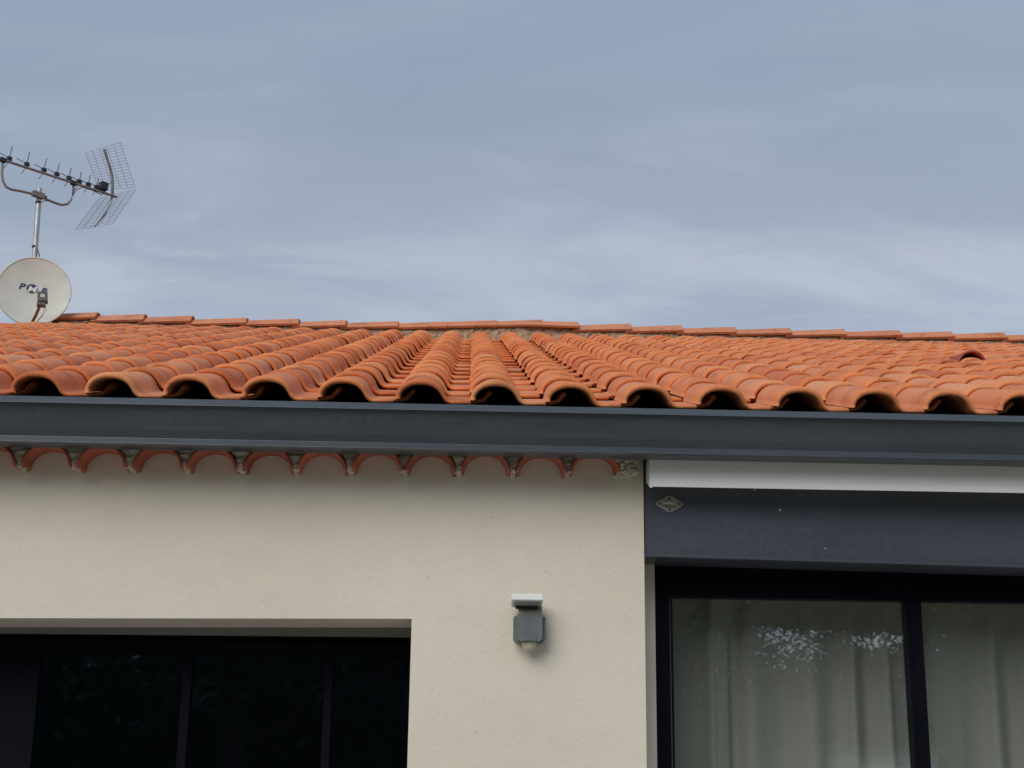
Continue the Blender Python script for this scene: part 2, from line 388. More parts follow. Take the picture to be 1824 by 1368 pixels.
# white board under the gutter
YFA = YW-.105; xf0 = at(1159, 850, YFA)[0]; zf = at(1159, 867, YFA)[2]; zfb = at(1149, 857, YW-.002)[2]
zft = at(1159, 812, YFA)[2]
fb = MB(); zr = at(1824, 878.5, YFA); slope = (zr[2]-zf)/(zr[0]-xf0)
vs = []
for x in (xf0, XR2+.2):
    dz = slope*(x-xf0); vs += [(x, YFA, zf+dz), (x, YW-.001, zfb+dz), (x, YW-.001, zft+dz), (x, YFA, zft+dz)]
fb.add(vs, [(i, 4+i, 4+(i+1) % 4, (i+1) % 4) for i in range(4)]+[(0, 1, 2, 3), (7, 6, 5, 4)])
fas = part(fb, 'fascia_board', M_WHITE, bevel=.002, label='long white board under the gutter above the shutter box')
cp = MB(); cp.add([(xf0-.003, YFA-.003, zf-.004), (xf0-.003, YW-.003, zfb-.004), (xf0-.003, YW-.003, zft), (xf0-.003, YFA-.003, zft),
                   (xf0+.004, YFA-.003, zf-.004), (xf0+.004, YW-.003, zfb-.004), (xf0+.004, YW-.003, zft), (xf0+.004, YFA-.003, zft)],
                  [(3, 2, 1, 0), (4, 5, 6, 7), (0, 1, 5, 4), (1, 2, 6, 5), (2, 3, 7, 6), (3, 0, 4, 7)])
part(cp, 'end_cap', M_WHITE, fas)

# ------------------------------------------------------------------ gutter
def gz(py, y): return at(912, py, y)[2]
sl_g = 0.0
prof = [(YG+.020, gz(721.8, YG)), (YG+.012, gz(722.2, YG+.012)), (YG-.006, gz(733.5, YG-.006)), (YG+.010, gz(735, YG+.010)), (YG+.016, gz(745, YG+.016)),
        (YG+.024, gz(762, YG+.024)), (YG+.034, gz(778, YG+.034)), (YG+.046, gz(789, YG+.046)), (YG+.050, gz(793, YG+.05)),
        (YG+.047, gz(794.5, YG+.047)), (YG+.034, gz(802.5, YG+.034))]
zbot = prof[-1][1]
prof += [(YG+.050, zbot-.004), (YG+.128, zbot-.001), (YG+.130, prof[0][1]+.01), (YG+.127, prof[0][1]+.01), (YG+.125, zbot+.004), (YG+.056, zbot+.003), (YG+.058, gz(789, YG+.046)), (YG+.026, gz(745, YG+.02)), (YG+.018, prof[0][1]-.003)]
gt = MB(); gt.prism_x(prof, -6.9, 6.9)
gut = part(gt, 'gutter', M_GUT, bevel=.0015, label='anthracite moulded gutter running along the eave')

# ------------------------------------------------------------------ eave course of small clay arches under the gutter
GP = at(1058, 830, YW-.06)[0]-at(1058-96, 830, YW-.06)[0]
gx_last = at(1058, 830, YW-.06)[0]
YGF = YW-.100
zsp = at(780, 836.5, YGF)[2]; slz = (at(1058, 845, YGF)[2]-at(110, 835, YGF)[2])/(at(1058, 845, YGF)[0]-at(110, 835, YGF)[0])
RO, RI, RH = .0835, .0730, .074
ngen = 20; xsg = [gx_last-i*GP for i in range(ngen)]
mo = MB()
def arc(cx, z0, rx, rz, a0, a1, n): return [(cx+rx*math.cos(a0+(a1-a0)*i/n), z0+rz*math.sin(a0+(a1-a0)*i/n)) for i in range(n+1)]
ZGT = zsp+RH+.03
for i in range(ngen-1):                              # mortar spandrels between two arches
    c1, c0 = xsg[i], xsg[i+1]; zm = zsp+slz*((c1+c0)/2-xsg[5])
    left = arc(c0, zm, RO, RH, math.pi/2, -.06, 8); right = arc(c1, zm, RO, RH, math.pi+.06, math.pi/2, 8)
    poly = left+right
    n = len(poly)
    yf = YGF+.012
    front = [(x, yf+rng.uniform(-.006, .008), z) for x, z in poly]+[(c1, yf, ZGT), (c0, yf, ZGT)]
    back = [(x, YW-.0005, z-.004) for x, z in poly]+[(c1, YW-.0005, ZGT), (c0, YW-.0005, ZGT)]
    m_ = n+2
    mid = [(c0+RO*1.05+(c1-c0-2*RO*1.05)*k/4.0, zm+rng.uniform(.0, .018)) for k in range(5)]
    mo.add(front+back, [tuple(range(m_))]+[(k, m_+k, m_+(k+1) % m_, (k+1) % m_) for k in range(m_)])
    for k in range(6):                               # lumps squeezed out at the feet
        cx = c0+RO+(c1-c0-2*RO)*rng.uniform(-.3, 1.3); r = rng.uniform(.003, .008)
        cy = YGF+rng.uniform(.008, .06); cz = zm+rng.uniform(-.010, .012)
        mo.tube([(cx-r, cy, cz), (cx-.3*r, cy-r*.2, cz-.2*r), (cx+.5*r, cy, cz), (cx+r, cy+.2*r, cz+.1*r)], [r*.4, r, r*.9, r*.3], 6)
# rough end block at the corner
c0 = gx_last; zm = zsp+slz*(gx_last-xsg[5])
poly = arc(c0, zm, RO, RH, math.pi/2, -.06, 8)+[(XK-.035, zm-.004), (XK-.028, zm+.02), (XK-.02, ZGT-.02), (XK-.022, ZGT), (c0, ZGT)]
mo.prism_y(poly, YGF+.006, YW-.0005)
for k in range(46):
    cx = rng.uniform(c0+RO*.8, XK-.035); cz = zm+rng.uniform(-.004, .05); r = rng.uniform(.004, .011); cy = YGF+.006
    if (cx-c0)**2/RO**2+(cz-zm)**2/RH**2 < 1: continue
    mo.tube([(cx-r, cy, cz), (cx-.3*r, cy-r*.25, cz-.2*r), (cx+.5*r, cy, cz+.2*r), (cx+r, cy+.2*r, cz)], [r*.4, r, r*.9, r*.3], 6)
for k in range(26):
    cx = rng.uniform(c0+RO*.95, XK-.03); cz = zm+rng.uniform(-.006, .0); r = rng.uniform(.006, .012); cy = rng.uniform(YGF+.01, YW-.01)
    mo.tube([(cx-r, cy, cz), (cx-.3*r, cy-r*.25, cz-.2*r), (cx+.5*r, cy, cz+.2*r), (cx+r, cy+.2*r, cz)], [r*.4, r, r*.9, r*.3], 6)
course = part(mo, 'eave_course', M_GMORT, label='row of small red clay arches set in pale mortar under the gutter')
nA = 14; vs = []; fs = []
for yy, so_ in ((YGF, 0), (YGF+.004, 0), (YW+.02, 0)):
    pass
gv = []; gf = []
rings = []
for yy, ro, ri in ((0.0, RO-.003, RI+.002), (.004, RO, RI), (.118, RO, RI)):
    o_ = arc(0, 0, ro, ro/RO*RH, math.pi+.05, -.05, nA); i_ = arc(0, 0, ri, ri/RO*RH, math.pi+.02, -.02, nA)
    rings.append((len(gv), len(gv)+nA+1)); gv += [(x, yy, z) for x, z in o_]+[(x, yy, z) for x, z in i_]
for k in range(nA):
    for a in (0, 1):
        (o1, i1), (o2, i2) = rings[a], rings[a+1]
        gf.append((o1+k, o1+k+1, o2+k+1, o2+k)); gf.append((i1+k, i2+k, i2+k+1, i1+k+1))
    o1, i1 = rings[0]; gf.append((o1+k, i1+k, i1+k+1, o1+k+1))
for a in (0, 1):
    (o1, i1), (o2, i2) = rings[a], rings[a+1]
    gf.append((o1, o2, i2, i1)); gf.append((o1+nA, i1+nA, i2+nA, o2+nA))
gm = MB().add(gv, gf, True).mesh('clay_arch'); gm.materials.append(M_GEN)
gm.polygons.foreach_set('use_smooth', [True]*len(gf))
for i, x in enumerate(xsg):
    o = bpy.data.objects.new('clay_arch', gm); C.objects.link(o); o.parent = course
    o.location = (x+rng.uniform(-.003, .003), YGF+rng.uniform(-.008, .006), zsp+slz*(x-xsg[5])+rng.uniform(-.003, .002)); o.rotation_euler = (rng.uniform(-.03, .03), rng.uniform(-.02, .02), rng.uniform(-.02, .02))

# ------------------------------------------------------------------ roof deck
ridge_hi = ZR
deck = MB()
ya, za = YE+.11, E0[2]+K*.11-.040
yb, zb_ = YR, E0[2]+K*(YR-YE)-.040
yc, zc_ = YR+(YR-YE)*.9, zb_-K*(YR-YE)*.9
deck.prism_x([(ya, za), (yb, zb_), (yc, zc_), (yc, zc_-.06), (yb, zb_-.07), (ya, za-.05)], -7, 7)
roof = part(deck, 'roof', M_UNDER, label='low pitched roof of orange roll tiles')
# plaster band that closes the eave behind the gutter
part(MB().box(-6.9, 6.9, YW-.095, YW-.002, ZGT+.001, za-.02), 'eave_band', M_GMORT)

# ------------------------------------------------------------------ roof tiles
W = .170; xc = W/2; HH = .068; TH = .0150; L = .445; TAU = .0170; TR_ = .0215
def set_nose(m, ns):
    at_ = m.attributes.new('nose', 'FLOAT', 'POINT'); at_.data.foreach_set('value', ns)
def tile_mesh(name, nroll=12, hood=False):
    top = []
    for i in range(nroll+1):
        a = math.pi-(math.pi-.27)*i/nroll
        ca = math.cos(a); sa = math.sin(a)
        ex = .92                                    # slightly squarer than a circle
        top.append((xc+xc*math.copysign(abs(ca)**ex, ca), .003+HH*abs(sa)**ex))
    xe_, ze_ = top[-1]
    top += [(xe_+.007, ze_*.40), (xe_+.015, .0020), (xe_+.024, 0.0), (P-.003, 0.0), (P+.005, 0.0), (P+.020, 0.0), (P+.038, .005), (P+.052, .023), (P+.063, .032)]
    n = len(top); bot = []
    for i, (x, z) in enumerate(top):
        x0, z0 = top[max(i-1, 0)]; x1, z1 = top[min(i+1, n-1)]
        if i == 0: tx, tz = 0, 1
        else:
            tx, tz = x1-x0, z1-z0; l = math.hypot(tx, tz); tx /= l; tz /= l
        th = TH+(TR_-TH)*max(0, math.sin(math.pi*min(1, i/nroll)))**.6 if i <= nroll else TH
        if i == 0: th = .017
        bot.append((x+tz*th, z-tx*th if i else z))
    def taper(x, t):
        k = .17*t
        if x <= xe_+.024: return xc+(x-xc)*(1-k)
        return x-.005*t if x > P else x
    loops = []
    vs = []
    def loop(pts, u, t):
        b = len(vs); vs.extend([(taper(x, t)-xc, u+(.05 if i_ >= n-5 and u < .1 else 0), z-TAU*u/G) for i_, (x, z) in enumerate(pts)]); loops.append(b)
    nose = [(x*.5+bx_*.5 if False else x+(bx_-x)*.38, z+(bz-z)*.38) for (x, z), (bx_, bz) in zip(top, bot)]
    nose2 = [(x+(bx_-x)*.75, z+(bz-z)*.75) for (x, z), (bx_, bz) in zip(top, bot)]
    mid = [(x+(bx_-x)*.10, z+(bz-z)*.10) for (x, z), (bx_, bz) in zip(top, bot)]
    loop(nose2, 0.0, 0); loop(nose, 0.0, 0); loop(mid, .0065, 0); loop(top, .018, .03); loop(top, L, 1)      # 0..4
    loop(bot, .006, 0); loop(bot, L, 1)                                                                      # 5,6
    fs = []; sm = []
    def strip(a, b, s):
        for k in range(n-1): fs.append((loops[a]+k, loops[a]+k+1, loops[b]+k+1, loops[b]+k)); sm.append(s)
    strip(0, 1, True); strip(1, 2, True); strip(2, 3, True); strip(3, 4, True); strip(6, 5, True); strip(5, 0, True)
    for k in (0, n-1):
        f = [loops[j]+k for j in (0, 1, 2, 3, 4, 6, 5)]
        fs.append(tuple(f if k else f[::-1])); sm.append(False)
    m = bpy.data.meshes.new(name); m.from_pydata(vs, [], fs); m.polygons.foreach_set('use_smooth', sm); m.update()
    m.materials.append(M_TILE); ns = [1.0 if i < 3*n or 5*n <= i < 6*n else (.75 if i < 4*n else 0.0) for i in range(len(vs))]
    set_nose(m, ns); return m, np.array(vs), fs, sm, ns
variants = [tile_mesh('roof_tile')]
tm, tv, tfs, tsm, tns = variants[0]
lowm, lv, lfs, lsm, lns = tile_mesh('roof_tile_far', 8)
spots = []
vent_px = at(1735, 640, 1)
for c in range(-26, 27):
    colj = rng.uniform(-.004, .004); colr = rng.uniform(-.004, .004)
    for r in range(NR):
        u = r*G+rng.uniform(-.007, .007)+(.0 if r else -.004)
        x = XC+c*P+colj+rng.uniform(-.003, .003)+(.0)
        pos = np.array([x, E0[1], E0[2]])+U*u
        if u > UR-.32: continue
        q = proj(pos)
        if r == NR-2 and q[0] < 40: continue
        lift = max(0, rng.normal(0, .005))+(.012 if rng.random() < .10 else 0)
        rot = (AL+lift, rng.normal(0, .006), colr*.5+rng.normal(0, .006))
        inview = -80 < q[0] < 1904
        spots.append((q[2]+(0 if inview else 100), pos+V*(.001+rng.uniform(0, .002)), rot))
spots.sort(key=lambda s: s[0])
from mathutils import Euler
for d, pos, rot in spots[:300]:
    o = bpy.data.objects.new('roof_tile', tm); C.objects.link(o); o.parent = roof
    o.location = pos; o.rotation_euler = rot
rest = MB(); allv = []; allf = []; alls = []
for d, pos, rot in spots[300:]:
    R3 = np.array(Euler(rot).to_matrix()); b = len(allv)*0+sum(len(a) for a in allv)
    allv.append(lv @ R3.T+pos); allf += [tuple(i+b for i in f) for f in lfs]; alls += lsm
rm = bpy.data.meshes.new('far_roof_tiles'); rm.from_pydata([tuple(p) for p in np.concatenate(allv)], [], allf); rm.polygons.foreach_set('use_smooth', alls); rm.update(); rm.materials.append(M_TILE); set_nose(rm, lns*len(allv))
ro = bpy.data.objects.new('far_roof_tiles', rm); C.objects.link(ro); ro.parent = roof; ro['kind'] = 'stuff'
# far slope, plain sheet of clay seen only from elsewhere
# ventilation tile with a raised hood
def on_roof(px, py):
    d = wray(px, py); t = ((E0[2]-CAM[2])-K*YE)/(d[2]-K*d[1]); return CAM+d*t
vr, vcol = min(((r, c) for r in range(5, NR) for c in range(5, 18)), key=lambda rc: math.hypot(*(np.array(proj(np.array([XC+rc[1]*P, E0[1], E0[2]])+U*rc[0]*G)[:2])-(1733, 661))))
vu = vr*G; vpos = np.array([XC+vcol*P, E0[1], E0[2]])+U*vu
hv = MB(); nn = 14; vs = []
for (u, rx, rz, dz) in ((0, .118, .125, .004), (.004, .122, .131, .004), (.30, .085, .078, .0)):
    for q in arc(0, dz, rx, rz, math.pi, 0, nn): vs.append((q[0], u, q[1]))
for (u, rx, rz, dz) in ((0.0, .108, .114, .004), (.29, .074, .066, .0)):
    for q in arc(0, dz, rx, rz, math.pi, 0, nn): vs.append((q[0], u, q[1]))
n1_ = nn+1; fs = []
for k in range(nn):
    fs += [(k, k+1, n1_+k+1, n1_+k), (n1_+k, n1_+k+1, 2*n1_+k+1, 2*n1_+k), (3*n1_+k, 4*n1_+k, 4*n1_+k+1, 3*n1_+k+1), (k, 3*n1_+k, 3*n1_+k+1, k+1), (2*n1_+k, 2*n1_+k+1, 4*n1_+k+1, 4*n1_+k)]
hv.add(vs, fs, True)
vo_ = hv.build('vent_tile', M_VENT, None, label='raised dark red hooded vent tile near the ridge'); vo_.parent = roof
vo_.location = vpos+V*.008; vo_.rotation_euler = (AL-.02, 0, 0); vo_.scale = (.74, 1, .80)

# ------------------------------------------------------------------ ridge
zroll = ZR+HH+.006
ends = [97, 178, 262, 346, 443, 535, 619, 711, 797, 886, 966, 1029, 1122, 1212, 1306, 1404, 1500, 1598, 1690, 1784, 1880]+[1880+95*k for k in range(1, 7)]
tops = [558, 558, 561, 564, 568, 569.5, 572, 574, 574.5, 572, 571, 575, 578, 581, 584, 586, 588, 590, 592, 594, 596]+[596+2.1*k for k in range(1, 7)]
_ex = [at(e, t, YR)[0] for e, t in zip(ends, tops)]; _ez = [at(e, t, YR)[2] for e, t in zip(ends, tops)]
def cap_top(x): return float(np.interp(x, _ex, _ez))
mort = MB(); nx = 420; xsr = np.linspace(at(100, 585, YR-.12)[0], 6.9, nx); rows_ = 6
vs = []; fs = []
for j in range(rows_+1):
    for i, x in enumerate(xsr):
        f = min(1, j/(rows_-1)); z0 = ZR-.08; z1 = cap_top(x)-.086
        vs.append((x, YR-.140+.035*f+rng.normal(0, .006)+(.2 if j == rows_ else 0), z0+f*(z1-z0)+rng.normal(0, .003)))
for j in range(rows_):
    for i in range(nx-1): fs.append((j*nx+i, j*nx+i+1, (j+1)*nx+i+1, (j+1)*nx+i))
mort.add(vs, fs, False)
md = mort.build('ridge_mortar', M_MORT); md.parent = roof
def ridge_tile(x0, x1, zt0, zt1, w0, w1):
    # angular cap, narrow at x0 and wide at x1, hollow below
    def prof(w, h, zt): return [(-w, zt-h), (-w*.93, zt-h*.86), (-w*.52, zt-h*.20), (-w*.26, zt-h*.035), (0, zt), (w*.26, zt-h*.035), (w*.52, zt-h*.20), (w*.93, zt-h*.86), (w, zt-h)]
    vs = []; h0, h1 = .074, .086; t = .014
    n = 9
    for x, w, h, zt in ((x0, w0, h0, zt0), (x1-.006, w1, h1, zt1), (x1, w1-.004, h1-.002, zt1-.004)):
        vs += [(x, YR+y, z) for y, z in prof(w, h, zt)]
    for x, w, h, zt in ((x0, w0-t, h0, zt0-t), (x1, w1-t, h1, zt1-t)):
        vs += [(x, YR+y, z) for y, z in prof(w, h, zt)]
    fs = []
    for k in range(n-1):
        fs += [(k, n+k, n+k+1, k+1), (n+k, 2*n+k, 2*n+k+1, n+k+1), (3*n+k, 3*n+k+1, 4*n+k+1, 4*n+k), (2*n+k, 4*n+k, 4*n+k+1, 2*n+k+1), (k, k+1, 3*n+k+1, 3*n+k)]
    fs += [(0, 3*n, 4*n, 2*n, n), (n-1, 2*n-1, 3*n-1, 5*n-1, 4*n-1)]
    cxm = Vector(((x0+x1)/2, YR, (zt0+zt1)/2-.06))
    m = MB().add([Vector(v)-cxm for v in vs], fs, False)
    o = m.build('ridge_tile', M_RIDGE); o.parent = roof; o.location = cxm
    o.rotation_euler = (rng.normal(0, .015), 0, rng.normal(0, .008)); return o
for i in range(1, len(ends)):
    p1 = at(ends[i], tops[i], YR); p0x = at(ends[i-1], 580, YR)[0]-.055
    zt1 = p1[2]; zt0 = zt1-.030
    if i == 11:
        p0x = at(932, 580, YR)[0]; ridge_tile(p0x, p1[0], zt1-.006, zt1-.004, .172, .176)
    else: ridge_tile(p0x, p1[0], zt0, zt1, .138, .158)

# ------------------------------------------------------------------ satellite dish
YD = YR-.28
dc = at(60, 518, YD); pr = abs(at(122, 518, YD)[0]-at(60, 518, YD)[0])
dish = empty('satellite_dish', dc, category='satellite dish', label='round pale satellite dish on the roof below the aerial')
nrm = Vector((.26, -1, .10)).normalized(); rx_ = Vector((0, 0, 1)).cross(nrm).normalized()*-1; rx_ = nrm.cross(Vector((0, 0, 1))).normalized()*-1
if rx_.x < 0: rx_ = -rx_
uy_ = rx_.cross(nrm); 
if uy_.z < 0: uy_ = -uy_
RDX, RDY = pr*1.03, pr*1.06; DEP = .045
def dpt(a, b, off=0):          # a,b in unit disc coordinates; the bowl is deepest at the centre
    return rx_*(a*RDX)+uy_*(b*RDY)+nrm*(DEP*(a*a+b*b)-DEP+off)
vs = [dpt(0, 0)]; fs = []; nr_, ns_ = 8, 48
for i in range(1, nr_+1):
    for k in range(ns_): q = 2*math.pi*k/ns_; vs.append(dpt(i/nr_*math.cos(q), i/nr_*math.sin(q)))
for k in range(ns_): fs.append((0, 1+(k+1) % ns_, 1+k))
for i in range(nr_-1):
    for k in range(ns_): a = 1+i*ns_; fs.append((a+k, a+(k+1) % ns_, a+ns_+(k+1) % ns_, a+ns_+k))
dm = MB().add(vs, fs, True)
nb = len(vs); back = [Vector(v)-nrm*.004 for v in vs]; dm.add(back, [f[::-1] for f in fs], True)
bowl = dm.build('bowl', M_DISH, dish)
rimp = [dpt(math.cos(2*math.pi*k/64), math.sin(2*math.pi*k/64), -.003) for k in range(65)]
MB().tube(rimp, .0075, 6).build('rim', M_DISH, dish)
def text_mesh(s, size, shear, cxx, cyy, off, m, name, bold=1.0):
    cu = bpy.data.curves.new('txt', 'FONT'); cu.body = s; cu.size = size; cu.shear = shear; cu.align_x = 'CENTER'; cu.align_y = 'CENTER'; cu.offset = .010*bold*size/.1*.12
    cu.resolution_u = 4
    to = bpy.data.objects.new('txt', cu); C.objects.link(to); bpy.context.view_layer.update()
    me = bpy.data.meshes.new_from_object(to.evaluated_get(bpy.context.evaluated_depsgraph_get()))
    bpy.data.objects.remove(to); bpy.data.curves.remove(cu)
    vs = [dpt((cxx+v.co.x*1.25)/RDX, (cyy+v.co.y)/RDY, off) for v in me.vertices]; fs = [tuple(p.vertices) for p in me.polygons]
    bpy.data.meshes.remove(me)
    return MB().add(vs, fs).build(name, m, bowl)
pxm = RDX/62.0
lx, ly = -3.0*pxm, 8*pxm
text_mesh('P', 15*pxm, .25, lx-18.5*pxm, ly+1.2*pxm, .0035, M_NAVY, 'letter', 2.2)
text_mesh('B', 15*pxm, .25, lx+18.5*pxm, ly-3.5*pxm, .0035, M_NAVY, 'letter', 2.2)
ell = [(0, 0)]+[(9.4*math.cos(2*math.pi*k/28), 8.6*math.sin(2*math.pi*k/28)) for k in range(28)]
MB().add([dpt((lx-.5*pxm+a*pxm)/RDX, (ly-.8*pxm+b*pxm)/RDY, .0035) for a, b in ell], [(0, 1+k, 1+(k+1) % 28) for k in range(28)]).build('emblem', M_NAVY, bowl)
text_mesh('M', 16*pxm, .25, lx-1.2*pxm, ly-2.4*pxm, .0055, M_LOGOW, 'letter', 1.6)
# feed arm and head
hp = dpt(.29, -.53, .26); bp_ = dpt(.02, -1.0, -.01)
MB().tube([bp_, bp_.lerp(hp, .5)+Vector((0, 0, -.02)), hp], .013, 8).build('arm', M_RUST, dish)
b = MB(); b.obox(hp+uy_*.012, rx_*.042+uy_*.004, uy_*.046-rx_*.006, nrm*.040).build('receiver', M_LNB, dish, .006)
recv = dish.children[-1]
MB().obox(hp+uy_*.016+nrm*.0412, rx_*.018, uy_*.015, nrm*.0012).build('sticker', M_LNBL, recv)
MB().obox(hp-uy_*.052-rx_*.005, rx_*.036, uy_*.016, nrm*.032).build('connector_cover', M_LNB, recv, .004)
for k, s in enumerate((.012, .030)):
    MB().tube([hp-uy_*.06+rx_*s, hp-uy_*.10+rx_*(s+.012), hp-uy_*.16+rx_*(s*.4), bp_+rx_*.03+nrm*.02], .0035, 6).build('cable', M_CABLEW, dish)
MB().tube([dpt(0, -.15, -.01), dpt(0, -.15, -.12)+Vector((0, .1, 0))], .03, 8).build('bracket', M_GALV, dish)

# ------------------------------------------------------------------ TV aerial on its mast
YM = YR-.06
mtop = at(70.5, 336, YM); mlow = at(61, 470, YM); mb_ = Vector(mlow)+(Vector(mlow)-Vector(mtop))*.0
mbase = Vector((mlow[0]-.012, YM, ZR-.10))
aer = empty('tv_aerial', mbase, category='aerial', label='rooftop television aerial with grid reflector on a galvanised mast')
def apart(mb, name, m, parent=aer, **t):
    o = mb.build(name, m, None, **t); o.parent = parent
    if parent is aer: o.matrix_parent_inverse = Matrix.Translation(-mbase)
    return o
A = lambda px, py, y: Vector(at(px, py, y))
apart(MB().tube([mbase, Vector(mlow), Vector(mtop)], .0235, 14), 'mast', M_GALV)
for px, py in ((68.3, 361), (62, 440)):
    q = A(px, py, YM); d = (Vector(mtop)-Vector(mlow)).normalized(); apart(MB().tube([q-d*.012, q+d*.012], .0255, 12), 'tape', M_BLACK)
apart(MB().tube([A(65.5, 441, YM-.03), A(68.5, 449, YM-.035), A(70.5, 457, YM-.03)], .0045, 6), 'cable_tail', M_BLACK)
yb = lambda px: YM+.40-(205-px)/205*.72+.06     # depth along the boom
BO = lambda px, dy=0: A(px, 283+(350-283)*px/205+dy, yb(px))
bstart, bend = BO(-70), BO(208)
bd = (bend-bstart).normalized(); bn = Vector((-bd.y, bd.x, 0)).normalized()
if bn.y > 0: bn = -bn                            # towards the viewer
apart(MB().tube([bstart, bend], .0125, 8), 'boom', M_ALU)
ubr = [BO(5, 3), A(3.5, 308, yb(5)), A(5, 322, yb(6)), A(11, 333, yb(10)), A(20, 337.5, yb(20)), A(40, 341, yb(40)), A(60, 346, yb(62)-.0), A(78, 353, yb(80)), A(97, 361, yb(98)), A(110, 365, yb(112)), A(120, 363.5, yb(120)), A(127, 356, yb(126)), A(130, 344, yb(129)), A(131, 328, yb(131)), BO(131, 3)]
apart(MB().tube(ubr, .0115, 10), 'support_bracket', M_ALU)
cl = A(68, 347, yb(70)-.02)
apart(MB().obox(cl, bd*.055, Vector((0, 0, .024)), bn*.022).tube([cl+bd*.03-Vector((0, 0, .0)), cl+bd*.085+Vector((0, 0, .008))], .010, 6), 'clamp', M_ALU)
apart(MB().obox(A(131, 326, yb(131)-.01), bd*.028, Vector((0, 0, .020)), bn*.016), 'boom_clip', M_BLACK)
apart(MB().obox(A(5, 285, yb(5)-.01), bd*.028, Vector((0, 0, .020)), bn*.016), 'boom_clip', M_BLACK)
for px, hh in ((-16, .10), (16.5, .098), (47.5, .094), (78, .090), (101, .086), (122.5, .082), (141, .078), (157, .075), (172, .07)):
    c0 = BO(px, -3); s = hh/.098
    holder = MB().obox(c0+Vector((0, 0, .014)), bd*.020, Vector((0, 0, .017)), bn*.017)
    ho = apart(holder, 'director', M_BLACK)
    k = c0+Vector((0, 0, .02))
    rods = MB().tube([k, k+Vector((0, 0, .108*s))+bn*.036*s], .0044, 5)
    rods.tube([k, k+Vector((0, 0, .022*s))-bd*.105*s], .0036, 5)
    rods.tube([k-Vector((0, 0, .03)), k-Vector((0, 0, .062))-bn*.105*s], .0032, 5)
    apart(rods, 'element', M_WIRE, ho)
dp = BO(184, -11); apart(MB().obox(dp, bd*.034, Vector((0, 0, .036)), bn*.034), 'dipole_box', M_BLACK)
apart(MB().tube([dp+bd*.03, dp+bd*.045+bn*.06+Vector((0, 0, .04))], .0035, 5), 'dipole', M_WIRE)
apart(MB().tube([A(131, 350, yb(131)-.02), A(134, 340, yb(134)-.02), A(146, 333, yb(146)-.02), A(165, 339, yb(165)-.02), A(180, 347, yb(180)-.02), A(187, 344, yb(187)-.02)], .004, 6), 'cable', M_BLACK)
apart(MB().tube([A(71, 362, YM-.04), A(78, 358, YM-.05), A(86, 357.5, YM-.06), A(100, 363, yb(100)-.02)], .004, 6), 'cable', M_BLACK)
yh = yb(207)
def grid(TL, TR, BR, BL, nv, nh, bow, name):
    m = MB(); TL, TR, BR, BL = [A(*p) for p in (TL, TR, BR, BL)]
    def pt(s, t):
        p = TL.lerp(TR, s).lerp(BL.lerp(BR, s), t); return p+Vector((0, 1, .25))*(bow*4*s*(1-s))*t
    for i in range(nv+1): m.tube([pt(i/nv, j/6) for j in range(7)], .0019, 4)
    for j in range(nh+1): m.tube([pt(i/6, j/nh) for i in range(7)], .0019, 4)
    return apart(m, name, M_WIRE)
grid((152.5, 273, yh+.05), (214.5, 253.5, yh-.20), (240.5, 333.5, yh-.12), (176, 338, yh+.13), 5, 15, .012, 'reflector_grid')
grid((178, 351, yh+.13), (242, 338, yh-.12), (201, 398.5, yh-.20), (134, 409, yh+.05), 5, 15, .02, 'reflector_grid')
apart(MB().tube([A(185.5, 266, yh-.09), A(196.5, 301, yh-.03), A(200, 316, yh), A(200.5, 349, yh)], .0135, 8), 'reflector_spine', M_ALU)
apart(MB().tube([A(200.5, 348, yh), A(196, 364, yh-.01), A(187, 381, yh-.05), A(168.5, 402.5, yh-.09)], .0115, 8), 'reflector_spine', M_GALV)

# ------------------------------------------------------------------ wall floodlight with sensor
def wpt(px, py, off=0): return Vector(at(px, py, YW-off))
lc = wpt(942, 1125); lamp = empty('wall_floodlight', (lc.x, YW, lc.z), category='wall light', label='small white floodlight on a grey motion sensor box, fixed to the cream wall')
pu = at(943, 1120, YW-.06)[0]-at(942, 1120, YW-.06)[0]
def lpart(mb, name, m, parent=lamp, bevel=0): return mb.build(name, m, parent, bevel)
w2 = 28.5*pu
bodyp = [(-w2, 23*pu), (-w2+3*pu, 24*pu), (w2-3*pu, 24*pu), (w2, 23*pu), (w2, -16*pu), (w2-7*pu, -22*pu), (-w2+7*pu, -22*pu), (-w2, -16*pu)]
body = lpart(MB().prism_y(bodyp, -.055, -.001), 'sensor_body', M_SENS, bevel=.004)
fw = 22.5*pu
front = lpart(MB().prism_y([(-fw, 27*pu), (fw, 27*pu), (fw, -17*pu), (fw-6*pu, -21*pu), (-fw+6*pu, -21*pu), (-fw, -17*pu)], -.072, -.056), 'front_cover', M_SENS, body, .003)
lpart(MB().prism_y([(-10*pu, -11*pu), (10*pu, -11*pu), (12*pu, -20*pu), (-12*pu, -20*pu)], -.076, -.0725), 'badge', M_SENS, body, .001)
dv = []; df = []
for i in range(6):
    a = math.pi/2*i/5
    for k in range(16):
        q = 2*math.pi*k/16; r = 14*pu*math.cos(a); dv.append((r*math.cos(q), -.042+.85*r*math.sin(q), -21*pu-18*pu*math.sin(a)))
for i in range(5):
    for k in range(16): df.append((i*16+k, i*16+(k+1) % 16, (i+1)*16+(k+1) % 16, (i+1)*16+k))
lpart(MB().add(dv, df, True), 'sensor_dome', M_LENS)
